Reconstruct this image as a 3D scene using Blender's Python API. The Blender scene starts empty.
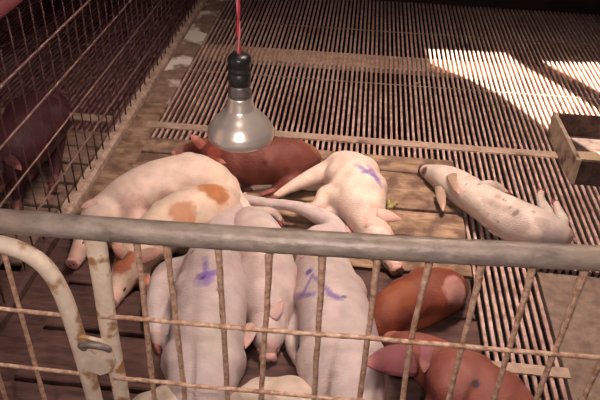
import bpy, bmesh, math, random
from mathutils import Vector, Matrix, noise
random.seed(7)
S = bpy.context.scene
COL = S.collection
V = Vector

# ------------------------------------------------------------------ camera
CH = 1.4
CR, CU, CF = V((0.99461, 0.0992, 0.03002)), V((-0.08161, 0.57106, 0.81684)), V((-0.06389, 0.81489, -0.57608))
FPX = 692.457
cd = bpy.data.cameras.new('camera'); cam = bpy.data.objects.new('camera', cd); COL.objects.link(cam)
cd.sensor_width = 36; cd.lens = FPX / 600 * 36; cd.clip_start = .02
m = Matrix((CR, CU, -CF)).transposed().to_4x4(); m.translation = (0, 0, CH); cam.matrix_world = m
S.camera = cam

# ------------------------------------------------------------------ light
S.view_settings.view_transform = 'Standard'; S.view_settings.look = 'None'
S.view_settings.exposure = 0.0; S.view_settings.gamma = 1; S.view_settings.use_curve_mapping = False
w = bpy.data.worlds.new('world'); S.world = w; w.use_nodes = True
bg = w.node_tree.nodes['Background']; bg.inputs[0].default_value = (1, .66, .70, 1); bg.inputs[1].default_value = .12


def lamp(name, kind, loc, energy, color, aim=None, **kw):
    d = bpy.data.lights.new(name, kind); d.energy = energy; d.color = color
    for k, v in kw.items(): setattr(d, k, v)
    o = bpy.data.objects.new(name, d); COL.objects.link(o); o.location = loc
    if aim is not None: o.rotation_euler = (V(aim) - V(loc)).to_track_quat('-Z', 'Y').to_euler()
    return o


SUN = V((-.62, -.09, -.50)).normalized()          # the way sunlight travels
so = lamp('sun', 'SUN', (3, 3, 4), 46, (1, .92, .74), angle=.006)
so.rotation_euler = SUN.to_track_quat('-Z', 'Y').to_euler()
# camera flash, a little up and to the left of the lens
lamp('camera_flash', 'AREA', (-.13, .02, 1.49), 13, (1, .86, .79), aim=(-.05, 1.5, .0), size=.05)
# added fill light above the pen, brightens the middle; no opening there
lamp('overhead_fill', 'AREA', (.30, 1.95, 2.5), 21, (1, .80, .68), aim=(.2, 2.0, 0), size=.5, spread=1.5)


# ------------------------------------------------------------------ helpers
def at(px, py, z=0.0):
    d = CF * FPX + CR * (px - 300) - CU * (py - 200)
    return V((0, 0, CH)) + d * ((z - CH) / d.z)


def smooth(me):
    for p in me.polygons: p.use_smooth = True


def obj(name, bm, mat, parent=None, origin=None, flat=False):
    """link a bmesh (world coordinates) as one mesh object"""
    me = bpy.data.meshes.new(name)
    o = bpy.data.objects.new(name, me); COL.objects.link(o)
    base = V((0, 0, 0))
    if parent is not None:
        o.parent = parent; base = parent.location
    elif origin is not None:
        base = V(origin); o.location = base
    bmesh.ops.translate(bm, verts=bm.verts, vec=-base)
    bmesh.ops.recalc_face_normals(bm, faces=bm.faces)
    bm.to_mesh(me); bm.free()
    if not flat: smooth(me)
    if mat: me.materials.append(mat)
    return o


def thing(name, label, cat, loc, group=None):
    o = bpy.data.objects.new(name, None); COL.objects.link(o); o.location = loc; o.empty_display_size = .05
    return tag(o, label, cat, group)


def tag(o, label, cat, group=None, kind=None):
    o['label'] = label; o['category'] = cat
    if group: o['group'] = group
    if kind: o['kind'] = kind
    return o


def struct(name, bm, mat, label=None, cat=None, flat=True):
    o = obj(name, bm, mat, flat=flat); o['kind'] = 'structure'
    if label: o['label'] = label; o['category'] = cat
    return o


def NB(): return bmesh.new()


def box(bm, x0, y0, z0, x1, y1, z1, bev=0):
    r = bmesh.ops.create_cube(bm, size=1)
    vs = r['verts']
    for v in vs:
        v.co = V(((x0 + x1) / 2 + v.co.x * (x1 - x0), (y0 + y1) / 2 + v.co.y * (y1 - y0), (z0 + z1) / 2 + v.co.z * (z1 - z0)))
    if bev:
        es = list({e for v in vs for e in v.link_edges})
        bmesh.ops.bevel(bm, geom=es, offset=bev, segments=2, affect='EDGES', profile=.6)


def catmull(pts, n):
    """pts: list of tuples (any dimension) -> interpolated list"""
    P = [list(p) for p in pts]; out = []
    P = [[2 * a - b for a, b in zip(P[0], P[1])]] + P + [[2 * a - b for a, b in zip(P[-1], P[-2])]]
    for i in range(1, len(P) - 2):
        for k in range(n):
            t = k / n
            out.append([.5 * ((2 * p1) + (-p0 + p2) * t + (2 * p0 - 5 * p1 + 4 * p2 - p3) * t * t + (-p0 + 3 * p1 - 3 * p2 + p3) * t ** 3)
                        for p0, p1, p2, p3 in zip(P[i - 1], P[i], P[i + 1], P[i + 2])])
    out.append(P[-2]); return out


def tube(bm, pts, seg=12, cap='flat', up=None):
    """pts [(x,y,z,rw,rh)] -> closed tube; cap 'round' adds hemispherical ends"""
    Q = [(V(p[:3]), max(p[3], .0008), max(p[-1], .0008)) for p in pts]
    n = len(Q); T = []
    for i in range(n):
        a = Q[max(i - 1, 0)][0]; b = Q[min(i + 1, n - 1)][0]
        T.append((b - a).normalized())
    if cap == 'round':
        p, rw, rh = Q[0]; t = T[0]; pre = []
        for a in (80, 60, 40, 20):
            s, c = math.sin(math.radians(a)), math.cos(math.radians(a)); pre.append((p - t * min(rw, rh) * s, rw * c, rh * c, t))
        p, rw, rh = Q[-1]; t = T[-1]; post = []
        for a in (20, 40, 60, 80):
            s, c = math.sin(math.radians(a)), math.cos(math.radians(a)); post.append((p + t * min(rw, rh) * s, rw * c, rh * c, t))
    else: pre = post = []
    rows = pre + [(q[0], q[1], q[2], t) for q, t in zip(Q, T)] + post
    rings = []; ref = V(up) if up else None; side = None
    for p, rw, rh, t in rows:
        if ref is not None and abs(t.dot(ref)) < .97:
            side = t.cross(ref).normalized()
        else:
            if side is None: side = t.cross(V((0, 0, 1)) if abs(t.z) < .9 else V((0, 1, 0))).normalized()
            side = (side - t * side.dot(t)).normalized()
        u = side.cross(t).normalized()
        rings.append([bm.verts.new(p + side * (rw * math.cos(k * math.tau / seg)) + u * (rh * math.sin(k * math.tau / seg))) for k in range(seg)])
    for A, B in zip(rings, rings[1:]):
        for k in range(seg): bm.faces.new((A[k], A[(k + 1) % seg], B[(k + 1) % seg], B[k]))
    bm.faces.new(rings[0][::-1]); bm.faces.new(rings[-1])


def rod(bm, a, b, r, seg=10): tube(bm, [(*a, r), (*b, r)], seg)


def wobble(a, b, r, amp, n=14, seed=0):
    """a rod that is not quite straight and crusted with rust"""
    a, b = V(a), V(b); out = []
    for i in range(n + 1):
        t = i / n; p = a.lerp(b, t); e = math.sin(t * math.pi)
        q = noise.noise_vector(p * 4 + V((seed, seed * 2, 0)))
        p = p + V((q.x, q.y * .4, q.z * .3)) * amp * e
        out.append((*p, r * (1 + .16 * noise.noise(p * 60 + V((seed, 0, 0))))))
    return out


def ellipsoid(bm, c, r, rot=None, u=16, v=10):
    res = bmesh.ops.create_uvsphere(bm, u_segments=u, v_segments=v, radius=1)
    for q in res['verts']:
        p = V((q.co.x * r[0], q.co.y * r[1], q.co.z * r[2]))
        if rot: p = rot @ p
        q.co = p + V(c)


def lathe(bm, prof, c, seg=40):
    rings = []
    for r, z in prof:
        rings.append([bm.verts.new((c[0] + max(r, .0003) * math.cos(k * math.tau / seg), c[1] + max(r, .0003) * math.sin(k * math.tau / seg), c[2] + z)) for k in range(seg)])
    for A, B in zip(rings, rings[1:]):
        for k in range(seg): bm.faces.new((A[k], A[(k + 1) % seg], B[(k + 1) % seg], B[k]))
    bm.faces.new(rings[0][::-1]); bm.faces.new(rings[-1])


# ------------------------------------------------------------------ materials
def mat(name, c1, c2, scale=20, rough=.8, metal=0, bump=.3, stretch=(1, 1, 1), c3=None, s3=3, t3=(.55, .7), bscale=None, bdist=.003, spec=.4):
    M = bpy.data.materials.new(name); M.use_nodes = True
    nt = M.node_tree; N = nt.nodes; L = nt.links; b = N['Principled BSDF']
    tc = N.new('ShaderNodeTexCoord'); mp = N.new('ShaderNodeMapping'); mp.inputs['Scale'].default_value = stretch
    geo = N.new('ShaderNodeNewGeometry'); L.new(geo.outputs['Position'], mp.inputs[0])
    nz = N.new('ShaderNodeTexNoise'); nz.inputs['Scale'].default_value = scale; nz.inputs['Detail'].default_value = 6; nz.inputs['Roughness'].default_value = .65
    L.new(mp.outputs[0], nz.inputs[0])
    r = N.new('ShaderNodeValToRGB'); r.color_ramp.elements[0].position = .35; r.color_ramp.elements[1].position = .65
    r.color_ramp.elements[0].color = (*c1, 1); r.color_ramp.elements[1].color = (*c2, 1)
    L.new(nz.outputs[0], r.inputs[0]); out = r.outputs[0]
    if c3:
        n3 = N.new('ShaderNodeTexNoise'); n3.inputs['Scale'].default_value = s3; n3.inputs['Detail'].default_value = 5; L.new(geo.outputs['Position'], n3.inputs[0])
        r3 = N.new('ShaderNodeValToRGB'); r3.color_ramp.elements[0].position = t3[0]; r3.color_ramp.elements[1].position = t3[1]
        L.new(n3.outputs[0], r3.inputs[0])
        mx = N.new('ShaderNodeMix'); mx.data_type = 'RGBA'; L.new(r3.outputs[0], mx.inputs[0]); L.new(out, mx.inputs[6]); mx.inputs[7].default_value = (*c3, 1)
        out = mx.outputs[2]
    L.new(out, b.inputs['Base Color'])
    b.inputs['Roughness'].default_value = rough; b.inputs['Metallic'].default_value = metal
    b.inputs['Specular IOR Level'].default_value = spec
    if bump:
        bp = N.new('ShaderNodeBump'); bp.inputs['Strength'].default_value = bump; bp.inputs['Distance'].default_value = bdist
        nb = N.new('ShaderNodeTexNoise'); nb.inputs['Scale'].default_value = bscale or scale * 3; nb.inputs['Detail'].default_value = 4
        L.new(mp.outputs[0], nb.inputs[0]); L.new(nb.outputs[0], bp.inputs['Height']); L.new(bp.outputs[0], b.inputs['Normal'])
    return M


def skin_mat():
    M = bpy.data.materials.new('pig_skin'); M.use_nodes = True
    nt = M.node_tree; N = nt.nodes; L = nt.links; b = N['Principled BSDF']
    at_ = N.new('ShaderNodeAttribute'); at_.attribute_name = 'coat'
    geo = N.new('ShaderNodeNewGeometry')
    nz = N.new('ShaderNodeTexNoise'); nz.inputs['Scale'].default_value = 34; nz.inputs['Detail'].default_value = 7; L.new(geo.outputs['Position'], nz.inputs[0])
    r = N.new('ShaderNodeValToRGB'); r.color_ramp.elements[0].position = .3; r.color_ramp.elements[1].position = .62
    r.color_ramp.elements[0].color = (.84, .80, .78, 1); r.color_ramp.elements[1].color = (1, 1, 1, 1)
    L.new(nz.outputs[0], r.inputs[0])
    mx = N.new('ShaderNodeMix'); mx.data_type = 'RGBA'; mx.blend_type = 'MULTIPLY'; mx.inputs[0].default_value = .8
    L.new(at_.outputs['Color'], mx.inputs[6]); L.new(r.outputs[0], mx.inputs[7]); L.new(mx.outputs[2], b.inputs['Base Color'])
    b.inputs['Roughness'].default_value = .55; b.inputs['Specular IOR Level'].default_value = .35
    b.inputs['Subsurface Weight'].default_value = .12; b.inputs['Subsurface Radius'].default_value = (.02, .008, .005); b.inputs['Subsurface Scale'].default_value = .5
    # short bristles lying along the skin: a fine stretched bump
    mp = N.new('ShaderNodeMapping'); mp.inputs['Scale'].default_value = (1, 3.2, 1.6); mp.inputs['Rotation'].default_value = (0, 0, .6); L.new(geo.outputs['Position'], mp.inputs[0])
    nb = N.new('ShaderNodeTexNoise'); nb.inputs['Scale'].default_value = 95; nb.inputs['Detail'].default_value = 5; L.new(mp.outputs[0], nb.inputs[0])
    bp = N.new('ShaderNodeBump'); bp.inputs['Strength'].default_value = .75; bp.inputs['Distance'].default_value = .003
    L.new(nb.outputs[0], bp.inputs['Height']); L.new(bp.outputs[0], b.inputs['Normal'])
    return M


M_slat = mat('rusty_slat_steel', (.33, .18, .15), (.70, .49, .42), 26, .6, .1, .3, c3=(.26, .12, .09), s3=2.6, t3=(.5, .8))
M_slat_dark = mat('dark_slat_steel', (.14, .055, .06), (.34, .18, .17), 26, .7, .1, .3)  # darker, redder copy of the slat steel for the left pen
M_beam = mat('under_beam_wood', (.42, .27, .18), (.60, .42, .30), 14, .9, 0, .3)
M_flat = mat('worn_flat_bar', (.36, .24, .18), (.56, .41, .32), 18, .7, .1, .3, c3=(.16, .09, .07), s3=9)
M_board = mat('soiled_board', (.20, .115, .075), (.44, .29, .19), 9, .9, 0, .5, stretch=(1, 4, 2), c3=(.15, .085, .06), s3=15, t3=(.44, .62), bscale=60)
M_board_near = mat('shaded_soiled_board', (.05, .022, .02), (.14, .07, .058), 9, .8, 0, .5, stretch=(1, 5, 2), bscale=60)  # near boards and kerb: shadow behind the gate painted as darker brown
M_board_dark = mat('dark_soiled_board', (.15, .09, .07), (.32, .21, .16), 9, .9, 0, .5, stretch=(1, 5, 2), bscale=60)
M_edge = mat('edge_plank_with_lime', (.19, .11, .085), (.36, .24, .18), 20, .9, 0, .6, c3=(.86, .77, .70), s3=5.2, t3=(.50, .57))
M_kerb = mat('crusted_kerb', (.34, .22, .17), (.62, .46, .37), 30, .9, 0, .8, bdist=.006)
M_slab = mat('soiled_slab', (.17, .11, .085), (.30, .21, .165), 24, .9, 0, .5)
M_pit = mat('pit_floor', (.012, .006, .006), (.02, .01, .01), 5, .9, 0, 0)
M_wall = mat('dark_wall', (.035, .018, .02), (.07, .035, .035), 6, .9, 0, .2)
M_galv = mat('galvanised_pipe', (.20, .16, .135), (.40, .33, .28), 42, .5, .25, .45, stretch=(.5, 1, 1), c3=(.36, .28, .22), s3=14, t3=(.52, .72), spec=.4)
M_paint = mat('chalky_painted_pipe', (.66, .52, .40), (.84, .71, .57), 24, .6, .05, .3, c3=(.38, .21, .10), s3=22, t3=(.56, .66))
M_post = mat('chalky_post_with_rust', (.68, .53, .40), (.88, .74, .58), 26, .62, .05, .35, c3=(.40, .20, .08), s3=26, t3=(.55, .63))
M_bar = mat('rusty_bar', (.38, .19, .11), (.76, .54, .40), 80, .6, .2, .9, bscale=130, bdist=.004)
M_siderod = mat('side_fence_rod', (.22, .12, .11), (.38, .24, .21), 40, .5, .35, .4)
M_sidebar = mat('side_fence_bar', (.07, .03, .028), (.16, .08, .075), 40, .7, .2, .4)
M_farbar = mat('far_fence_bar', (.26, .12, .14), (.40, .20, .22), 30, .6, .2, .2)
M_side_rail = mat('shaded_red_rail', (.20, .045, .055), (.27, .07, .08), 12, .7, 0, .2)  # side fence top rail, its shaded look put into a dark red
M_trough = mat('soiled_trough', (.34, .25, .18), (.56, .43, .33), 28, .8, .05, .5, c3=(.12, .07, .055), s3=14, t3=(.52, .66))
M_trough_in = mat('trough_shaded_inside', (.03, .016, .015), (.11, .06, .05), 24, .9, 0, .5)  # shade inside the trough painted as a near-black copy of its colour
M_feed = mat('feed_meal', (.50, .34, .22), (.78, .58, .40), 120, .95, 0, 1)
M_black = mat('black_socket', (.012, .011, .012), (.03, .027, .027), 30, .35, 0, .1)
M_cap = mat('grey_cap_metal', (.16, .13, .13), (.26, .22, .21), 30, .4, .6, .1)
M_glass = mat('silvered_bulb', (.72, .64, .56), (.82, .74, .65), 16, .30, .62, .08, spec=.6)
M_face = mat('frosted_bulb_face', (.70, .55, .45), (.78, .62, .5), 16, .4, 0, 0)
M_cord = mat('red_cord', (.42, .02, .04), (.60, .05, .07), 60, .6, 0, .2)
M_cord2 = mat('pink_cord', (.55, .16, .18), (.65, .22, .24), 60, .6, 0, .2)
M_hoof = mat('hoof_horn', (.13, .03, .028), (.28, .09, .075), 60, .5, 0, .2)
M_eye = mat('closed_lid', (.10, .04, .035), (.16, .07, .06), 60, .4, 0, .1)
M_nostril = mat('nostril', (.05, .02, .02), (.08, .03, .03), 60, .5, 0, 0)
M_dung = mat('dung_and_feed', (.20, .15, .05), (.40, .31, .13), 60, .9, 0, .8)
M_skin = skin_mat()

# ------------------------------------------------------------------ the room
b = NB(); box(b, -4.0, -1.2, -.65, 2.6, 5.0, -.6); struct('floor_pit', b, M_pit)
b = NB(); box(b, -4.0, 4.12, -.6, 2.6, 4.2, 2.6); struct('wall_back', b, M_pit)
b = NB(); box(b, -4.1, -1.2, -.6, -4.0, 4.6, 2.6); struct('wall_left', b, M_wall)
b = NB(); box(b, -4.1, .9, 2.6, 2.7, 4.65, 2.65); struct('ceiling', b, M_wall)
# unseen right wall, a gobo with holes shaped from the sun patch outlines
WX = 2.5
sun_patches = [
    [(426, 49), (470, 51), (506, 53), (524, 66), (560, 86), (602, 112), (640, 140), (640, 190), (580, 150), (551, 131), (500, 95), (468, 79), (430, 63)],
    [(541, 61), (575, 62), (606, 62), (640, 62), (640, 118), (606, 95), (575, 79)],
]


def onwall(px, py):
    p = at(px, py, 0); t = (WX - p.x) / SUN.x
    q = p + SUN * t; return q


b = NB(); edges = []
outer = [(WX, -1.2, -.6), (WX, 4.65, -.6), (WX, 4.65, 2.6), (WX, -1.2, 2.6)]
holes = [[onwall(*p) for p in poly] for poly in sun_patches]
top = max(q.z for h in holes for q in h) + .15
WH = max(2.6, top)
outer = [(WX, -1.2, -.6), (WX, 6.2, -.6), (WX, 6.2, WH), (WX, -1.2, WH)]
for lp in [outer] + holes:
    vs = [b.verts.new(p) for p in lp]
    for i in range(len(vs)): edges.append(b.edges.new((vs[i], vs[(i + 1) % len(vs)])))
bmesh.ops.triangle_fill(b, use_beauty=True, use_dissolve=False, edges=edges)
wr = struct('gobo_wall_right', b, M_wall); sm = wr.modifiers.new('thick', 'SOLIDIFY'); sm.thickness = .004; sm.offset = 1

# slatted floor ------------------------------------------------------
def slats(bm, x0, x1, y0, y1, pitch, wd, zt=0.0, dep=.02):
    n = int((x1 - x0) / pitch)
    for i in range(n + 1):
        x = x0 + i * pitch; j = random.uniform(-.0012, .0012); dz = random.uniform(-.0008, .0008)
        w2 = wd / 2 * random.uniform(.93, 1.07)
        # a T shaped bar: wide worn head over a thinner web
        a = [(-w2, -.003), (-w2 * .8, 0), (w2 * .8, 0), (w2, -.003), (w2 * .45, -dep), (-w2 * .45, -dep)]
        r0 = [bm.verts.new((x + j + p[0], y0, zt + dz + p[1])) for p in a]
        r1 = [bm.verts.new((x - j + p[0], y1, zt + dz + p[1])) for p in a]
        for k in range(6): bm.faces.new((r0[k], r0[(k + 1) % 6], r1[(k + 1) % 6], r1[k]))
        bm.faces.new(r0[::-1]); bm.faces.new(r1)


PX0, PXR = -.78, .40        # slats start / right end of the board platform
b = NB()
slats(b, PX0, 2.46, 1.72, 4.11, .0226, .0112)
slats(b, .418, .61, .3, 1.722, .0226, .0118)
struct('floor', b, M_slat)
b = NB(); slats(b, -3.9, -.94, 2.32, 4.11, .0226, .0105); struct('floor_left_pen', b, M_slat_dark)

# beams beneath and thin tie rods across the slats
b = NB(); box(b, -.9, 3.185, -.045, 2.46, 3.345, -.022); struct('trim_1', b, M_beam)
b = NB()
for y in (2.965, 3.62): rod(b, (PX0, y, .0005), (2.45, y, .0005), .0022, 6)
struct('trim_2', b, M_flat)
b = NB(); box(b, -.83, 2.405, -.004, 1.02, 2.45, .004, .001); struct('trim_3', b, M_flat)
b = NB(); box(b, .42, 1.275, -.003, .625, 1.31, .003, .001); struct('trim_4', b, M_flat)
b = NB(); box(b, -3.9, 2.42, -.004, -.985, 2.47, .004, .001); struct('trim_5', b, M_flat)

# edge plank, kerb and solid corner slab
b = NB(); box(b, -.895, 2.62, -.03, -.79, 4.11, .002, .003); struct('trim_6', b, M_edge)
b = NB(); box(b, -.895, 1.80, -.03, -.79, 2.615, .002, .003); struct('trim_10', b, M_board)
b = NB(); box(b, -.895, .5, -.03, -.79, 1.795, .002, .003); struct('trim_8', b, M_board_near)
b = NB(); box(b, .615, .3, -.03, 2.46, 1.70, -.001, .003); struct('floor_slab', b, M_slab)
b = NB()
def kerb(n0, n1, name, mt):
  b = NB(); prev = None
  for i in range(n0, n1):
      y = .5 + 3.6 * i / 120
      o_ = noise.noise(V((0, y * 9, 0))) * .006; h_ = .022 + noise.noise(V((3, y * 14, 0))) * .006
      ring = [b.verts.new(p) for p in ((-.945 + o_, y, -.02), (-.94 + o_, y, h_), (-.912 + o_, y, h_ + .003), (-.90 + o_ * .4, y, h_ - .004), (-.897, y, -.02))]
      if prev:
          for k in range(5): b.faces.new((prev[k], prev[(k + 1) % 5], ring[(k + 1) % 5], ring[k]))
      prev = ring
  struct(name, b, mt)


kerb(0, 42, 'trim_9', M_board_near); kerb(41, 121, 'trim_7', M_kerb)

# boards of the lying area -------------------------------------------
def board(x0, x1, y0, y1, zb, th, mt, seed, notch=None):
    bm = NB(); n = 22; prev = None
    for i in range(n + 1):
        x = x0 + (x1 - x0) * i / n
        e0 = noise.noise(V((x * 7, seed, 0))) * .004; e1 = noise.noise(V((x * 7, seed, 5))) * .004
        z = th + noise.noise(V((x * 3, seed, 9))) * .002
        ring = [bm.verts.new(p) for p in ((x, y0 + e0, zb), (x, y0 + e0, zb + z - .003), (x, y0 + e0 + .004, zb + z), (x, y1 + e1 - .004, zb + z), (x, y1 + e1, zb + z - .003), (x, y1 + e1, zb))]
        if prev:
            for k in range(6): bm.faces.new((prev[k], prev[(k + 1) % 6], ring[(k + 1) % 6], ring[k]))
        else: bm.faces.new(ring)
        prev = ring
    bm.faces.new(prev[::-1])
    return obj('floor_board', bm, mt, origin=((x0 + x1) / 2, (y0 + y1) / 2, zb), flat=True)


ys = [2.305, 2.188, 1.950, 1.80, 1.62, 1.44, 1.26, 1.08, .90]
names = ['wooden floor board at the far edge of the lying area, next to the slats',
         'wide wooden floor board under the spotted piglet\'s snout, second from the far edge',
         'wooden floor board right behind the galvanised top rail, third from the far edge']
for i in range(len(ys) - 1):
    yb, yt = ys[i + 1] + .014, ys[i]
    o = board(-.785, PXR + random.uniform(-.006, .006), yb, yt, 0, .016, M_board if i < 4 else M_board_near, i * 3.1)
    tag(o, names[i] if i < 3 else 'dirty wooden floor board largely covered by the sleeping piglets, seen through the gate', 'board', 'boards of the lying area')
yl = [2.32, 2.20, 2.075, 1.945, 1.80, 1.65, 1.5]
nl = ['dim wooden board farthest back in the neighbouring pen, next to its slats', 'dim wooden board second from the slats in the neighbouring pen',
      'dim wooden board third from the slats in the neighbouring pen', 'dim wooden board nearest the top rail in the neighbouring pen',
      'dim wooden board in the neighbouring pen seen below the rail', 'dim wooden board in the neighbouring pen seen below the rail']
for i in range(len(yl) - 1):
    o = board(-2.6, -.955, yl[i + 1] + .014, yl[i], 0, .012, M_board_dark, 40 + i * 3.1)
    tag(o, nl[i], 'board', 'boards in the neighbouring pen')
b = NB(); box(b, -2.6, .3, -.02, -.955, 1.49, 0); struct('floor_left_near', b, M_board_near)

# ------------------------------------------------------------------ side fence
sf = thing('side_fence', 'thin barred side fence dividing the pen from the dim neighbouring pen', 'fence', (-.92, 2.4, .03))
for z in (.145, .29, .43, .575):
    b = NB(); rod(b, (-.92, .87, z), (-.92, 4.11, z), .0033, 8); obj('long_rod', b, M_siderod, sf)
b = NB(); rod(b, (-.92, .87, .757), (-.92, 4.11, .757), .022, 16); obj('top_rail', b, M_side_rail, sf)
y = .914
while y < 4.1:
    b = NB(); tube(b, wobble((-.924, y, .02), (-.924, y, .74), .0027, .003, 6, y), 6); obj('upright_bar', b, M_sidebar, sf); y += .07

# ------------------------------------------------------------------ front fence
GY = .83


def gx(z): return 0


fr = thing('front_fence', 'galvanised front pen fence with rusty bars along the foreground', 'fence', (.1, GY, 0))
rail = []
for i in range(41):
    t = i / 40; x = -.80 + 1.75 * t
    rail.append((x, GY, .7255 + .0375 * (x + .541) / .924 * .75 - .006 * max(0, 1 - ((x + .06) / .5) ** 2), .0198))
b = NB(); tube(b, rail, 24); obj('top_rail', b, M_galv, fr)
# flat post beside the gate
b = NB()
post = [(-.3895, GY, .718, .0225), (-.3895, GY, .69, .0185), (-.391, GY, .6, .017), (-.394, GY, .5, .0165), (-.393, GY, .35, .0155), (-.392, GY, 0, .0155)]
tube(b, catmull([(p[0], p[1], p[2], p[3], .011) for p in post], 4), 16, up=(0, 1, 0)); obj('post', b, M_post, fr)
bars = [(-.321, -.328, 0), (-.273, -.269, 0), (-.190, -.187, 0), (-.109, -.124, 0), (-.026, -.026, 0), (.059, .057, 0), (.139, .135, -.006), (.217, .213, 0), (.293, .291, 0), (.369, .361, 0), (.449, .437, 0), (.53, .52, 0), (.61, .6, 0), (.69, .68, 0)]
for i, (xt, xb, bend) in enumerate(bars):
    b = NB(); xm = (xt + xb) / 2; z1 = .722 + .02 * (xt + .4); xx = xb + (xb - xt)
    pts = [(xt, GY, z1, .0085), (xt - .001, GY, z1 - .014, .0066), (xt * .8 + xb * .2 + bend, GY, .62, .0050), (xb * .6 + xt * .4 + bend, GY, .5, .0050), (xb, GY, .35, .0050), (xb, GY, .2, .0050), (xb, GY, .03, .0050)]
    q = catmull(pts, 8); q = [(p[0] + .0012 * noise.noise(V((i, p[2] * 20, 0))), p[1], p[2], p[3] * (1 + .18 * noise.noise(V((i * 3, p[2] * 90, 0))))) for p in q]
    tube(b, q, 10); obj('upright_bar', b, M_bar, fr)
for z, s in ((.541, .02), (.383, .01), (.228, 0), (.07, 0)):
    b = NB(); pts = [(-.40 + 1.3 * k / 26, GY - .008, z + s * (k / 26) + .003 * noise.noise(V((k * .5, z * 9, 0))), .0042) for k in range(27)]
    tube(b, pts, 8); obj('cross_rod', b, M_bar, fr)

# rounded gate at the left
gt = thing('pen_gate', 'chalky painted gate with a rounded pipe frame at the lower left', 'gate', (-.5, GY, 0))
b = NB()
fp = [(-.95, GY, .675, .0145), (-.70, GY, .679, .0145), (-.60, GY, .681, .0145), (-.553, GY, .677, .0145), (-.51, GY, .662, .0145), (-.482, GY, .632, .0145), (-.467, GY, .585, .0145), (-.459, GY, .52, .0150), (-.452, GY, .4, .0150), (-.447, GY, .25, .0150), (-.446, GY, .04, .0150)]
tube(b, catmull(fp, 8), 18, 'round'); obj('pipe_frame', b, M_paint, gt)
for x in (-.551, -.632, -.713, -.794, -.875):
    b = NB(); tube(b, wobble((x + .001, GY, .672), (x, GY, .04), .0042, .003, 20, x), 8); obj('upright_bar', b, M_bar, gt)
for z in (.533, .384, .228, .07):
    b = NB(); rod(b, (-.95, GY - .007, z + .008), (-.46, GY - .007, z), .0038, 8); obj('cross_rod', b, M_bar, gt)
# latch: gusset plate, eye and ring
lt = NB()
pts = [(-.465, .480), (-.450, .488), (-.430, .486), (-.410, .482), (-.390, .470), (-.386, .43), (-.396, .405), (-.42, .392), (-.442, .400), (-.458, .42)]
f0 = [lt.verts.new((x, GY - .013, z)) for x, z in pts]; f1 = [lt.verts.new((x, GY - .005, z)) for x, z in pts]
lt.faces.new(f0); lt.faces.new(f1[::-1])
for k in range(len(pts)): lt.faces.new((f0[k], f1[k], f1[(k + 1) % len(pts)], f0[(k + 1) % len(pts)]))
pl = obj('latch_plate', lt, M_paint, gt, flat=True); pl['label'] = 'pale latch plate between gate and post'
b = NB(); ring = []
for k in range(15):
    a = math.radians(205 - k * 15); ring.append((-.416 + .024 * math.cos(a), GY - .022 - .010 * math.sin(a), .472 + .019 * math.sin(a) + .004, .0058))
tube(b, ring, 10, 'round'); lr = obj('latch_hook', b, M_galv, gt); lr['label'] = 'grey metal hook holding the latch'

# ------------------------------------------------------------------ trough at the right
za = .105
fl_t = at(577, 160, za); bl_t = at(553, 112, za)
tr = thing('feed_trough', 'soiled open feed trough with pale meal inside at the right edge', 'trough', (fl_t.x + .3, (fl_t.y + bl_t.y) / 2, 0))
x0, x1 = .835, 1.55; y0, y1 = fl_t.y, bl_t.y
b = NB()
def prism(bm, quad, z0, z1, top=None):
    A = [bm.verts.new((q[0], q[1], z0)) for q in quad]; B = [bm.verts.new((q[0], q[1], z1)) for q in (top or quad)]
    bm.faces.new(A[::-1]); bm.faces.new(B)
    for k in range(len(A)): bm.faces.new((A[k], A[(k + 1) % len(A)], B[(k + 1) % len(A)], B[k]))
th = .016
xf, xbk = fl_t.x, bl_t.x
prism(b, [(xf, y0), (xf + th, y0), (xbk + th, y1), (xbk, y1)], .0, za); obj('end_panel', b, M_trough, tr, flat=True)
b = NB(); box(b, xf + th, y0, 0, x1, y0 + th, za - .004, .001); obj('front_panel', b, M_trough_in, tr, flat=True)
b = NB(); box(b, xbk + th, y1 - th, 0, x1, y1, za - .002, .001); obj('back_panel', b, M_trough_in, tr, flat=True)
b = NB(); box(b, xf + th + .002, y0 + th, .004, x1, y1 - th, .012); obj('base', b, M_trough_in, tr, flat=True)
b = NB(); nx, ny = 30, 18; g = []
for i in range(nx + 1):
    row = []
    for j in range(ny + 1):
        u, v_ = i / nx, j / ny; x = xf + th + .004 + u * (x1 - xf - .03); y = y0 + th + .002 + v_ * (y1 - y0) * .55
        hgt = .018 + .055 * max(0, 1 - v_ * 1.1) * min(1, u * 7 + .15) + .006 * noise.noise(V((x * 40, y * 40, 0)))
        row.append(b.verts.new((x, y, hgt)))
    g.append(row)
for i in range(nx):
    for j in range(ny): b.faces.new((g[i][j], g[i + 1][j], g[i + 1][j + 1], g[i][j + 1]))
o = obj('feed_meal', b, M_feed, origin=(xf + .3, y0 + .1, .02)); tag(o, 'pale crumbly meal heaped inside the trough at the right edge', 'feed', kind='stuff')

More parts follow.
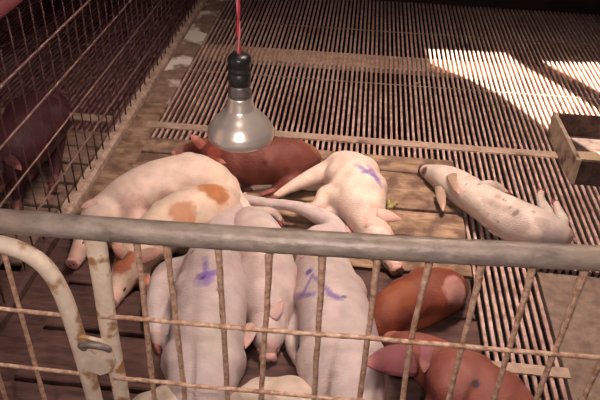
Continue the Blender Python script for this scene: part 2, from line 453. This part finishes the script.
# ------------------------------------------------------------------ heat lamp
LY = 1.13
LX, LZ = -.2055, .746       # centre of the widest ring
hl = thing('heat_lamp', 'silvered reflector heat lamp hanging over the sleeping piglets', 'lamp', (LX, LY, LZ - .02))
prof = [(.003, -.017), (.03, -.0165), (.048, -.014), (.058, -.010), (.0622, -.005), (.0635, .000), (.0632, .006), (.0615, .0085), (.0612, .011), (.0575, .017), (.053, .023), (.0522, .0245), (.046, .031), (.040, .037), (.039, .0385), (.033, .045), (.0275, .051), (.0262, .053), (.0255, .060), (.0232, .064), (.0222, .072), (.0205, .080)]
b = NB(); lathe(b, prof[3:], (LX, LY, LZ), 56); obj('bulb', b, M_glass, hl)
b = NB(); lathe(b, prof[:4], (LX, LY, LZ), 56); obj('bulb_face', b, M_face, hl)
b = NB(); lathe(b, [(.0205, .076), (.0222, .078), (.0215, .087), (.0195, .095), (.019, .107)], (LX, LY, LZ), 32); obj('lamp_cap', b, M_cap, hl)
b = NB(); lathe(b, [(.0165, .099), (.0202, .101), (.0205, .122), (.019, .1235), (.019, .1265), (.0208, .128), (.0208, .131), (.0195, .133), (.0195, .140), (.021, .1415), (.021, .152), (.018, .156), (.008, .159)], (LX, LY, LZ), 32); obj('socket', b, M_black, hl)
for ph, mt in ((0, M_cord), (math.pi, M_cord2)):
    b = NB(); pts = []
    for i in range(221):
        z = LZ + .156 + i * .0077; a = ph + i * .55; pts.append((LX + .0018 * math.cos(a), LY + .0018 * math.sin(a), z, .0019))
    tube(b, pts, 6); obj('cord_strand', b, mt, hl)

# ------------------------------------------------------------------ piglets
WHITE = (.80, .62, .53); CREAM = (.74, .56, .44); GREY = (.62, .50, .46); PINK = (.70, .33, .28); ORANGE = (.50, .19, .07)
BROWN = (.20, .058, .042); REDB = (.24, .06, .03); PURPLE = (.22, .13, .42); DIRT_SHADE = (.36, .26, .21); DARK = (.10, .045, .05)


def mixc(a, b_, t): return tuple(x * (1 - t) + y * t for x, y in zip(a, b_))


def coat(me, base, org, patches):
    ca = me.color_attributes.new('coat', 'FLOAT_COLOR', 'POINT')
    buf = []
    for v in me.vertices:
        p = v.co + org; n = noise.noise(p * 22); n2 = noise.noise(p * 70)
        c = mixc(base, tuple(x * .86 for x in base), max(0, min(1, .5 + n)))
        for (kind, a, b_, r, col, amt) in patches:
            if kind == 'seg':
                ab = b_ - a; t = max(0, min(1, (p - a).dot(ab) / max(ab.length_squared, 1e-9))); d = (p - (a + ab * t)).length
            else:
                d = (p - a).length
            d = d + r * (.30 * n + .22 * n2)
            k = max(0, min(1, (r * 1.12 - d) / (r * .30))) * amt
            if k > 0: c = mixc(c, col, k)
        buf += [c[0], c[1], c[2], 1]
    ca.data.foreach_set('color', buf)


def remesh(bm, voxel, iters):
    me = bpy.data.meshes.new('tmp'); bm.to_mesh(me); bm.free()
    o = bpy.data.objects.new('tmp', me); COL.objects.link(o)
    md = o.modifiers.new('r', 'REMESH'); md.mode = 'VOXEL'; md.voxel_size = voxel
    sm_ = o.modifiers.new('s', 'SMOOTH'); sm_.iterations = iters; sm_.factor = .5
    dg = bpy.context.evaluated_depsgraph_get(); dg.update()
    out = bpy.data.meshes.new_from_object(o.evaluated_get(dg))
    bpy.data.objects.remove(o); bpy.data.meshes.remove(me)
    return out


def ear_mesh(bm, base, tip, width, nrm, cup=.22, thick=.0028):
    base, tip = V(base), V(tip); ax = (tip - base); L_ = ax.length; t = ax.normalized()
    nrm = V(nrm); nrm = (nrm - t * nrm.dot(t)).normalized(); sd = t.cross(nrm)
    nu, nv = 12, 8; F_, B_ = [], []
    for i in range(nu + 1):
        s = i / nu
        wd = width * (.62 + .34 * s) * max(0, 1 - s ** 1.7) ** .9
        wd = max(wd * 1.45, .001); fr_, br_ = [], []
        for j in range(nv + 1):
            q = j / nv * 2 - 1
            p = base + t * (L_ * s) + sd * (wd * q * .72) + nrm * (cup * wd * (1 - q * q)) - nrm * (L_ * .08 * s * s)
            fr_.append(bm.verts.new(p + nrm * thick * .5 * (1 - s * .6))); br_.append(bm.verts.new(p - nrm * thick * .5 * (1 - s * .6)))
        F_.append(fr_); B_.append(br_)
    for i in range(nu):
        for j in range(nv):
            bm.faces.new((F_[i][j], F_[i][j + 1], F_[i + 1][j + 1], F_[i + 1][j])); bm.faces.new((B_[i][j], B_[i + 1][j], B_[i + 1][j + 1], B_[i][j + 1]))
    for i in range(nu):
        for j in (0, nv): bm.faces.new((F_[i][j], F_[i + 1][j], B_[i + 1][j], B_[i][j]))
    for i in (0, nu):
        for j in range(nv): bm.faces.new((F_[i][j], B_[i][j], B_[i][j + 1], F_[i][j + 1]))


def solid_coat(o, col, org, patches=()):
    coat(o.data, col, org, list(patches))


def W(p):
    """(px, py, z, r[, rh]) -> world point with radii; z None rests it on the boards"""
    px, py, z, r = p[:4]; rh = p[4] if len(p) > 4 else r
    if z is None: z = .014 + rh * .96
    q = at(px, py, z); return (q.x, q.y, q.z, r, rh)


from mathutils.bvhtree import BVHTree
CAM = V((0, 0, CH))


def ray(px, py): return (CF * FPX + CR * (px - 300) - CU * (py - 200)).normalized()


def onskin(tree, px, py, z):
    """where the design sketch's point lies on the body"""
    h = tree.ray_cast(CAM, ray(px, py))
    return h[0] if h[0] is not None else at(px, py, z)


def pig(label, spine, limbs, base=WHITE, marks=(), ears=(), dorsal=(0, 0, 1), eye=True, tail=None, lumps=(), group='piglets sleeping in a heap', ear_col=None, nose_col=None, voxel=.0062, tailcol=None, shape=True):
    """spine runs rump -> snout. marks: (px,py,z,r,colour,amount) or with a second px,py,z for a stroke"""
    sp = [W(p) for p in spine]; cs = catmull(sp, 6)
    bm = NB(); tube(bm, cs, 24, 'round', up=(0, 0, 1))
    # hips and shoulders bulge beyond the barrel
    if shape:
        for i, k in ((2, .70), (max(3, len(sp) - 6), .66)):
            c = V(sp[i][:3]); r_ = sp[i][3]; tg = (V(sp[i + 1][:3]) - V(sp[i - 1][:3])).normalized(); sd_ = tg.cross(V((0, 0, 1))).normalized()
            for s_ in (-1, 1):
                q = c + sd_ * s_ * r_ * .44 + V((0, 0, r_ * .14)); ellipsoid(bm, q, (r_ * k,) * 3)
    for lp in lumps:
        q = W(lp[:4]); ellipsoid(bm, q[:3], (lp[3], lp[3], lp[4] if len(lp) > 4 else lp[3]))
    ends = []
    for lm in limbs:
        lw = [W(p) for p in lm]; lc = catmull(lw, 6)
        # a knuckle at the hock or knee, and the fetlock
        tube(bm, [(p[0], p[1], p[2], p[3], p[4]) for p in lc], 14, 'round')
        ends.append((V(lc[-1][:3]), (V(lc[-1][:3]) - V(lc[-4][:3])).normalized(), lc[-1][3]))
    me = remesh(bm, voxel, 7)
    for v in me.vertices:
        n = noise.noise(v.co * 9) * .004 + noise.noise(v.co * 28) * .0016
        v.co += v.normal * n
    tree = BVHTree.FromPolygons([v.co.copy() for v in me.vertices], [tuple(p.vertices) for p in me.polygons])
    mid = sp[len(sp) // 2]; org = V((mid[0], mid[1], 0.016))
    for v in me.vertices: v.co -= org
    smooth(me); me.materials.append(M_skin)
    o = bpy.data.objects.new('piglet', me); COL.objects.link(o); o.location = org
    snout = V(sp[-1][:3]); sdir = (snout - V(sp[-2][:3])).normalized(); sr = sp[-1][3]
    P = [('pt', snout, None, sr * 1.5, mixc(base, PINK, .55), .7)]
    for e, d, r in ends: P.append(('pt', e, None, .035, mixc(base, PINK, .4), .5))
    for mk in marks:
        if len(mk) == 6: P.append(('pt', onskin(tree, *mk[:3]), None, mk[3], mk[4], mk[5]))
        else:
            q = [onskin(tree, mk[0] + (mk[3] - mk[0]) * k / 5, mk[1] + (mk[4] - mk[1]) * k / 5, mk[2]) for k in range(6)]
            for a, b_ in zip(q, q[1:]): P.append(('seg', a, b_, mk[6], mk[7], mk[8]))
    coat(me, base, org, P)
    tag(o, label, 'piglet', group)
    # hooves: two toes each
    for e, d, r in ends:
        hb = NB(); sd = d.cross(V((0, 0, 1)) if abs(d.z) < .8 else V((1, 0, 0))).normalized()
        for s in (-1, 1):
            c = e + d * r * .6 + sd * s * r * .48
            tube(hb, [(*(c - d * r * .4), r * .50), (*(c + d * r * .35), r * .56), (*(c + d * r * 1.1), r * .40), (*(c + d * r * 1.65), r * .16)], 10, 'round')
        obj('hoof', hb, M_hoof, o)
    # snout disc with nostrils
    dv = V(dorsal).normalized(); dv = (dv - sdir * dv.dot(sdir)).normalized(); sd = sdir.cross(dv).normalized()
    tipc = snout + sdir * sr * .82
    nb = NB(); tube(nb, [(*(tipc - sdir * sr * .35), sr * .80), (*(tipc), sr * .86), (*(tipc + sdir * sr * .20), sr * .80), (*(tipc + sdir * sr * .26), sr * .62)], 20)
    so_ = obj('snout', nb, M_skin, o); solid_coat(so_, nose_col or mixc(base, PINK, .7), org)
    for s in (-1, 1):
        nb = NB(); rot = Matrix((sd, dv, sdir)).transposed()
        ellipsoid(nb, tipc + sdir * sr * .26 + sd * s * sr * .30, (sr * .13, sr * .20, sr * .07), rot, 10, 6); obj('nostril', nb, M_nostril, so_)
        me2 = so_.children[-1].data if so_.children else None
    hd = V(sp[-2][:3]); hr = sp[-2][3]
    if eye:
        for s in (-1, 1):
            c = hd + sdir * hr * .45 + dv * hr * .42 + sd * s * hr * .72
            eb = NB(); rot = Matrix((sdir, dv, sd)).transposed()
            ellipsoid(eb, c, (.0075, .0035, .004), rot, 12, 8); obj('eye', eb, M_eye, o)
        mb = NB()   # mouth line under the snout
        mp = []
        for k in range(9):
            a = (k / 8 * 2 - 1)
            mp.append((*(snout + sdir * (sr * .55 - abs(a) * hr * .75) - dv * sr * .62 + sd * a * sr * 1.05), .0014))
        tube(mb, mp, 6, 'round'); obj('mouth', mb, M_eye, o)
    # ears
    if not ears:
        es = []
        for s in (-1, 1):
            bpt = hd - sdir * hr * .35 + dv * hr * .62 + sd * s * hr * .55
            es.append((bpt, bpt + (sd * s * .8 - sdir * .1 + dv * .15).normalized() * .062, .026, dv + sdir * .3))
    else:
        es = []
        for e in ears:
            bpt = onskin(tree, *e[0:3]); tp = onskin(tree, *e[3:6]); d0 = (bpt - CAM).length; d1 = (tp - CAM).length
            bpt = bpt + ray(*e[:2]) * .003; tp = CAM + ray(*e[3:5]) * min(d0 + .008, d1 - .016)
            tp = at(*e[3:6]) if e[5] > .18 else tp
            es.append((bpt, tp, e[6], V(e[7]) * .5 - ray(*e[:2]) if len(e) > 7 else -ray(*e[:2]) + V((0, 0, .3))))
    for bpt, tp, wd, nr in es:
        eb = NB(); ear_mesh(eb, bpt, tp, wd, nr); eo = obj('ear', eb, M_skin, o)
        solid_coat(eo, ear_col or mixc(base, PINK, .4), org, [('pt', tp, None, .03, mixc(ear_col or base, PINK, .7), .6)])
    # curly tail
    a = V(sp[0][:3]); rd = (a - V(sp[1][:3])).normalized(); r0 = min(sp[0][3], sp[0][4])
    st = a + rd * r0 * .9 + V((0, 0, r0 * .35)); tp = []
    sdt = rd.cross(V((0, 0, 1))).normalized()
    for k in range(15):
        t = k / 14; tp.append((*(st + rd * (.035 * t) + sdt * (.010 * math.sin(t * 7)) + V((0, 0, .010 * math.cos(t * 7) - .03 * t))), .0058 * (1 - .65 * t)))
    tb = NB(); tube(tb, tp, 8, 'round'); to = obj('tail', tb, M_skin, o); solid_coat(to, tailcol or mixc(base, PINK, .2), org)
    return o


# fix: parts of parts need positions relative to their own parent
_obj = obj
def obj(name, bm, mt, parent=None, origin=None, flat=False):
    if parent is not None and parent.parent is not None:
        bmesh.ops.translate(bm, verts=bm.verts, vec=-parent.parent.location)
        # the parent part sits at its thing's origin with no offset of its own
    return _obj(name, bm, mt, parent, origin, flat)


# 1 white piglet, upper left, head going down under the rail
pig('white piglet at the upper left of the heap, head beside the kerb',
    [(226, 187, None, .050), (213, 182, None, .070), (190, 178, None, .085), (160, 186, None, .086), (132, 197, None, .080), (112, 208, None, .064), (97, 222, None, .056), (84, 244, .05, .036), (76, 258, .04, .026)],
    [[(218, 185, .07, .05), (236, 200, .05, .035), (250, 214, .035, .018), (262, 222, .03, .013)],
     [(132, 205, .075, .055), (136, 216, .06, .042), (138, 232, .045, .022), (128, 246, .03, .014)]],
    ears=[(98, 203, .11, 81, 207, .10, .026), (110, 232, .11, 122, 248, .09, .024)], dorsal=(-.5, .3, .8),
    marks=[(137, 208, .13, .05, PINK, .30), (165, 205, .1, .05, (.55, .33, .24), .35), (118, 190, .1, .04, DIRT_SHADE, .25), (222, 170, .15, .05, (.86, .70, .55), .6), (82, 204, .10, .025, DIRT_SHADE, .6), (95, 215, .1, .05, DIRT_SHADE, .25)])  # darker patches paint in the shoulder and underside shading
# 2 brown piglet behind the lamp
pig('red-brown piglet lying at the back of the heap, right behind the hanging lamp',
    [(306, 160, None, .058), (294, 160, None, .076), (268, 161, None, .086), (240, 161, None, .082), (220, 157, None, .066), (203, 152, .07, .052), (186, 153, .05, .032), (180, 155, .045, .026)],
    [[(298, 168, .06, .05), (290, 183, .05, .030), (276, 190, .03, .016), (266, 193, .03, .012)],
     [(226, 168, .06, .045), (222, 182, .04, .022), (212, 190, .03, .013)]],
    base=BROWN, ears=[(204, 147, .11, 190, 134, .12, .030), (208, 158, .12, 224, 162, .13, .028)],
    marks=[(214, 152, .12, .035, (.46, .10, .07), .7), (200, 143, .12, .03, (.42, .12, .08), .6), (315, 145, .12, .05, (.48, .20, .11), .5), (265, 163, .15, .010, (.10, .02, .02), .8)], ear_col=(.34, .09, .06))
# 3 white piglet, back curved to the right
pig('white piglet curled with its arched back to the right and a purple streak on it',
    [(334, 170, None, .048), (341, 170, None, .070), (352, 178, None, .086), (358, 192, None, .090), (362, 206, None, .082), (368, 221, None, .064), (377, 234, None, .052), (388, 254, .05, .034), (394, 265, .04, .026)],
    [[(334, 172, .08, .055), (316, 176, .08, .036), (294, 186, .06, .022), (276, 196, .04, .014)],
     [(335, 175, .05, .05), (312, 184, .045, .026), (286, 182, .035, .017), (262, 186, .028, .014), (252, 188, .025, .012)],
     [(346, 200, .10, .048), (327, 195, .10, .034), (318, 207, .08, .022), (306, 207, .06, .016)],
     [(346, 208, .06, .045), (326, 214, .05, .030), (312, 212, .04, .017), (304, 208, .03, .013)]],
    base=(.84, .65, .55), ears=[(376, 214, .13, 402, 219, .10, .030), (366, 222, .14, 392, 233, .15, .026)], dorsal=(.7, .2, .6),
    marks=[(357, 165, .165, 378, 178, .15, .010, PURPLE, .5), (370, 167, .165, 381, 186, .13, .012, PURPLE, .42), (362, 173, .185, 372, 170, .16, .006, PURPLE, .4), (378, 215, .12, .04, PINK, .5)], ear_col=(.84, .50, .42))
# 4 orange and white piglet
pig('orange and white patched piglet, its face beside the gate post',
    [(228, 199, None, .048), (218, 203, None, .066), (197, 211, None, .080), (172, 224, None, .082), (152, 240, None, .070), (138, 256, .075, .056), (128, 272, .06, .048), (120, 287, .045, .033), (115, 296, .04, .026)],
    [[(150, 240, .05, .04), (140, 262, .04, .024), (150, 290, .03, .014)]],
    base=(.82, .63, .50), ears=[(139, 258, .11, 164, 250, .13, .032), (126, 256, .10, 112, 245, .12, .026)],
    marks=[(218, 192, .14, .048, ORANGE, .9), (184, 214, .16, .046, ORANGE, .75), (205, 187, .12, .03, ORANGE, .8), (122, 262, .09, .038, (.42, .12, .06), .95), (140, 283, .06, .030, (.45, .14, .07), .9),
           (110, 275, .07, 132, 258, .09, .010, WHITE, .0)], ear_col=(.50, .30, .24))
# 6 large white piglet with purple cross
pig('white piglet with a purple cross-like smear, behind the bars left of centre',
    [(196, 420, None, .060), (200, 396, None, .080), (204, 365, None, .092), (208, 330, None, .096), (212, 295, None, .096), (214, 265, None, .086), (218, 244, .085, .066), (226, 226, .06, .048), (233, 214, .05, .034), (236, 207, .045, .026)],
    [[(198, 270, .09, .045), (168, 276, .07, .044), (157, 303, .06, .032), (154, 328, .04, .020), (158, 342, .03, .015)],
     [(196, 290, .06, .045), (174, 312, .05, .028), (168, 345, .035, .017), (178, 366, .03, .013)]],
    base=(.61, .50, .485), ears=[(210, 240, .14, 196, 238, .13, .026), (226, 238, .13, 240, 236, .12, .026)],
    marks=[(199, 276, .19, 216, 272, .19, .011, PURPLE, .55), (203, 280, .19, .030, PURPLE, .30), (205, 258, .19, 207, 284, .19, .009, PURPLE, .5), (206, 280, .19, .020, PURPLE, .35), (203, 278, .19, .006, (.05, .03, .15), .9), (218, 290, .19, .006, (.15, .1, .1), .7), (192, 252, .17, .008, (.1, .06, .06), .8), (215, 340, .18, .05, (.60, .54, .44), .5)])
# 7 white piglet squeezed between
pig('white piglet squeezed between the two purple-marked piglets, rump towards the lamp',
    [(250, 222, None, .052), (254, 230, None, .070), (263, 250, None, .080), (267, 278, None, .082), (268, 302, None, .076), (268, 320, .065, .062), (268, 334, .055, .050), (268, 346, .045, .036), (268, 350, .04, .028)],
    [[(244, 224, .06, .045), (258, 214, .05, .026), (274, 212, .04, .016), (280, 220, .03, .012)]],
    base=(.68, .54, .51), ears=[(272, 318, .11, 284, 300, .13, .024), (252, 325, .12, 246, 345, .12, .026)], marks=[(279, 216, .04, .025, DIRT_SHADE, .7), (285, 295, .1, .02, DIRT_SHADE, .4)])
# 8 white piglet with purple letters
pig('big white piglet with purple zigzag marks behind the bars right of centre',
    [(348, 425, None, .070), (346, 398, None, .092), (341, 365, None, .100), (338, 330, None, .100), (330, 298, None, .092), (322, 268, None, .080), (318, 247, .08, .062), (325, 240, .07, .050), (336, 235, .05, .036), (341, 234, .045, .028)],
    [[(322, 262, .07, .05), (335, 228, .07, .036), (300, 208, .07, .022), (268, 203, .06, .0185), (246, 199, .055, .0165), (236, 197, .055, .0155)],
     [(310, 300, .06, .05), (296, 325, .05, .032), (292, 348, .04, .018), (300, 366, .03, .013)]],
    base=(.65, .53, .51), ears=[(313, 250, .13, 300, 258, .13, .026), (332, 245, .13, 347, 250, .13, .024)],
    marks=[(309, 272, .17, .012, (.10, .06, .35), .85), (312, 275, .17, 304, 292, .16, .006, PURPLE, .55), (298, 296, .14, 314, 294, .18, .008, PURPLE, .55), (328, 293, .19, 341, 299, .19, .008, PURPLE, .5), (312, 275, .18, 330, 292, .19, .006, PURPLE, .6), (344, 297, .19, .006, (.1, .06, .1), .8),
           (316, 255, .15, .028, (.45, .33, .25), .6), (334, 375, .19, .012, DIRT_SHADE, .5)])
# 9 and 10 low front piglets
pig('pale piglet at the bottom edge between the two purple-marked ones',
    [(330, 430, None, .05), (312, 420, None, .066), (288, 413, None, .076), (262, 413, None, .076), (242, 418, None, .062), (228, 425, .06, .048), (212, 436, .05, .032), (206, 440, .045, .026)],
    [[(250, 420, .05, .04), (246, 436, .04, .02), (240, 446, .03, .013)]],
    base=(.74, .60, .50), marks=[])
pig('pale piglet at the bottom edge beside the gate post, curled with a raised knee',
    [(185, 440, None, .045), (178, 425, None, .06), (165, 418, None, .066), (148, 422, None, .062), (135, 430, .06, .048), (122, 440, .05, .032), (116, 446, .045, .026)],
    [[(170, 415, .08, .04), (180, 396, .08, .022), (168, 388, .06, .015), (158, 392, .05, .012)]],
    base=(.66, .55, .46), marks=[(160, 402, .1, .03, DIRT_SHADE, .5)])
# 11 rust red piglet, rump round to the right
pig('glossy rust-red piglet with a rounded pale-patched rump, right of the purple-marked piglet',
    [(452, 290, None, .050), (445, 291, None, .066), (428, 293, None, .070), (406, 302, None, .064), (388, 314, None, .060), (374, 325, .05, .05), (366, 333, .045, .046), (352, 342, .04, .030), (346, 345, .04, .025)],
    [[(444, 300, .05, .045), (430, 318, .04, .026), (412, 328, .03, .015), (402, 331, .025, .012)]],
    base=REDB, ears=[(374, 330, .10, 360, 342, .11, .020), (366, 324, .09, 356, 318, .10, .02)],
    marks=[(457, 290, .09, .040, (.55, .30, .27), .85), (405, 318, .13, .03, (.22, .06, .05), .4), (400, 292, .13, .05, (.40, .13, .04), .35)], ear_col=(.36, .10, .05))
# 12 brown piglet bottom right with big ear
pig('dark red-brown piglet at the bottom right with a large pinkish ear spread to the left',
    [(540, 442, None, .055), (520, 428, None, .072), (492, 406, None, .084), (464, 386, None, .084), (442, 370, None, .072), (424, 358, .09, .058), (412, 352, .085, .052), (398, 344, .055, .034), (391, 340, .045, .027)],
    [[(450, 395, .06, .045), (430, 410, .045, .026), (420, 432, .03, .014)], [(510, 440, .06, .05), (490, 452, .045, .026), (470, 462, .03, .014)]],
    base=(.30, .095, .07), ears=[(412, 360, .145, 370, 361, .25, .060), (428, 348, .13, 424, 372, .16, .030)],
    marks=[(476, 384, .175, .010, (.04, .02, .05), .95), (455, 375, .16, .04, (.36, .16, .14), .5), (440, 340, .1, .03, (.42, .1, .07), .5)], ear_col=(.34, .125, .14))
# 13 spotted piglet on the slats
pig('dirty white piglet lying alone on the slats at the right, snout on the boards',
    [(562, 235, None, .034), (553, 233, None, .052), (535, 228, None, .066), (511, 219, None, .070), (488, 206, None, .064), (470, 194, None, .060), (455, 184, .062, .056), (443, 178, .058, .049), (431, 173, .045, .031), (426, 171, .042, .023)],
    [[(548, 228, .07, .04), (545, 212, .07, .024), (541, 201, .06, .017), (541, 193, .055, .0145)],
     [(556, 234, .06, .035), (562, 222, .06, .022), (558, 210, .055, .016), (556, 204, .05, .014)],
     [(478, 192, .06, .035), (492, 186, .04, .022), (505, 192, .025, .013)]],
    base=(.70, .58, .51), ears=[(452, 175, .095, 459, 193, .085, .030), (440, 187, .075, 443, 209, .045, .027)],
    marks=[(424, 171, .04, .017, (.06, .03, .03), .9), (479, 184, .11, .006, (.14, .1, .1), .8), (510, 207, .14, .005, (.18, .13, .12), .9), (514, 215, .14, 518, 211, .14, .006, (.2, .14, .13), .8), (503, 199, .14, 506, 201, .14, .003, (.15, .1, .1), .8), (488, 214, .12, .006, (.5, .25, .2), .6), (464, 192, .12, .004, (.2, .1, .1), .7), (466, 184, .12, .004, (.2, .1, .1), .7), (498, 222, .12, .004, (.3, .2, .18), .7), (534, 212, .13, .006, (.25, .18, .16), .7), (484, 200, .12, 520, 214, .12, .012, DIRT_SHADE, .3),
           (498, 196, .12, .012, DIRT_SHADE, .5), (552, 240, .08, .04, (.42, .36, .45), .5), (450, 180, .09, .025, (.50, .34, .26), .5), (500, 188, .1, .03, DIRT_SHADE, .35), (520, 225, .12, .03, DIRT_SHADE, .3), (475, 205, .1, .02, DIRT_SHADE, .3), (470, 178, .1, .02, DIRT_SHADE, .3), (545, 225, .1, .025, (.3, .24, .24), .4), (430, 178, .06, .03, DIRT_SHADE, .3), (540, 222, .13, .018, DIRT_SHADE, .4)],
    group='piglets on the slats', ear_col=(.42, .28, .21), nose_col=(.07, .035, .035))
# 14 dim piglet in the neighbouring pen
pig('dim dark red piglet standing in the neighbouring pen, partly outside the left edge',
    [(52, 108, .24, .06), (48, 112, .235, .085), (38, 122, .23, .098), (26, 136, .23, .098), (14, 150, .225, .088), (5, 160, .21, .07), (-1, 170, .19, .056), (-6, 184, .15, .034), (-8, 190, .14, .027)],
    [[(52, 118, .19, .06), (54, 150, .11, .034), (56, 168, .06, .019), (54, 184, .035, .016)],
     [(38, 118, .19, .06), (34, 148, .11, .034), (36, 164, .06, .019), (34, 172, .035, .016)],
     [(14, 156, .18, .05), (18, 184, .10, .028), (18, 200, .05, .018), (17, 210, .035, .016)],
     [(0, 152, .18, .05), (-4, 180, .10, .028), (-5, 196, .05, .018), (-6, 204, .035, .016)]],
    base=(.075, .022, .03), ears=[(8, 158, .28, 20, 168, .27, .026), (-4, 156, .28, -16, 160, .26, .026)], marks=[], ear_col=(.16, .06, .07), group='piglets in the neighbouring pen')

# ------------------------------------------------------------------ droppings and feed on the boards
def clump(px, py, r, label, seed, z=.016):
    b = NB(); c = at(px, py, z)
    for k in range(9):
        random.seed(seed + k)
        ellipsoid(b, c + V((random.uniform(-r, r), random.uniform(-r, r), r * .2)), (r * random.uniform(.3, .6), r * random.uniform(.3, .6), r * random.uniform(.2, .4)), None, 10, 6)
    for v in b.verts: v.co += noise.noise_vector(v.co * 90) * r * .12; v.co.z = max(v.co.z, z)
    o = obj('dropping', b, M_dung, origin=c); tag(o, label, 'dropping')


clump(392, 206, .022, 'olive dropping on the board beside the curled piglet\'s ear', 3)
clump(127, 175, .008, 'small dark dropping on the boards near the kerb, nearest the side fence', 21)
clump(418, 84, .010, 'small dark dropping on the slats, left of the sunlit patch', 31, z=.001)
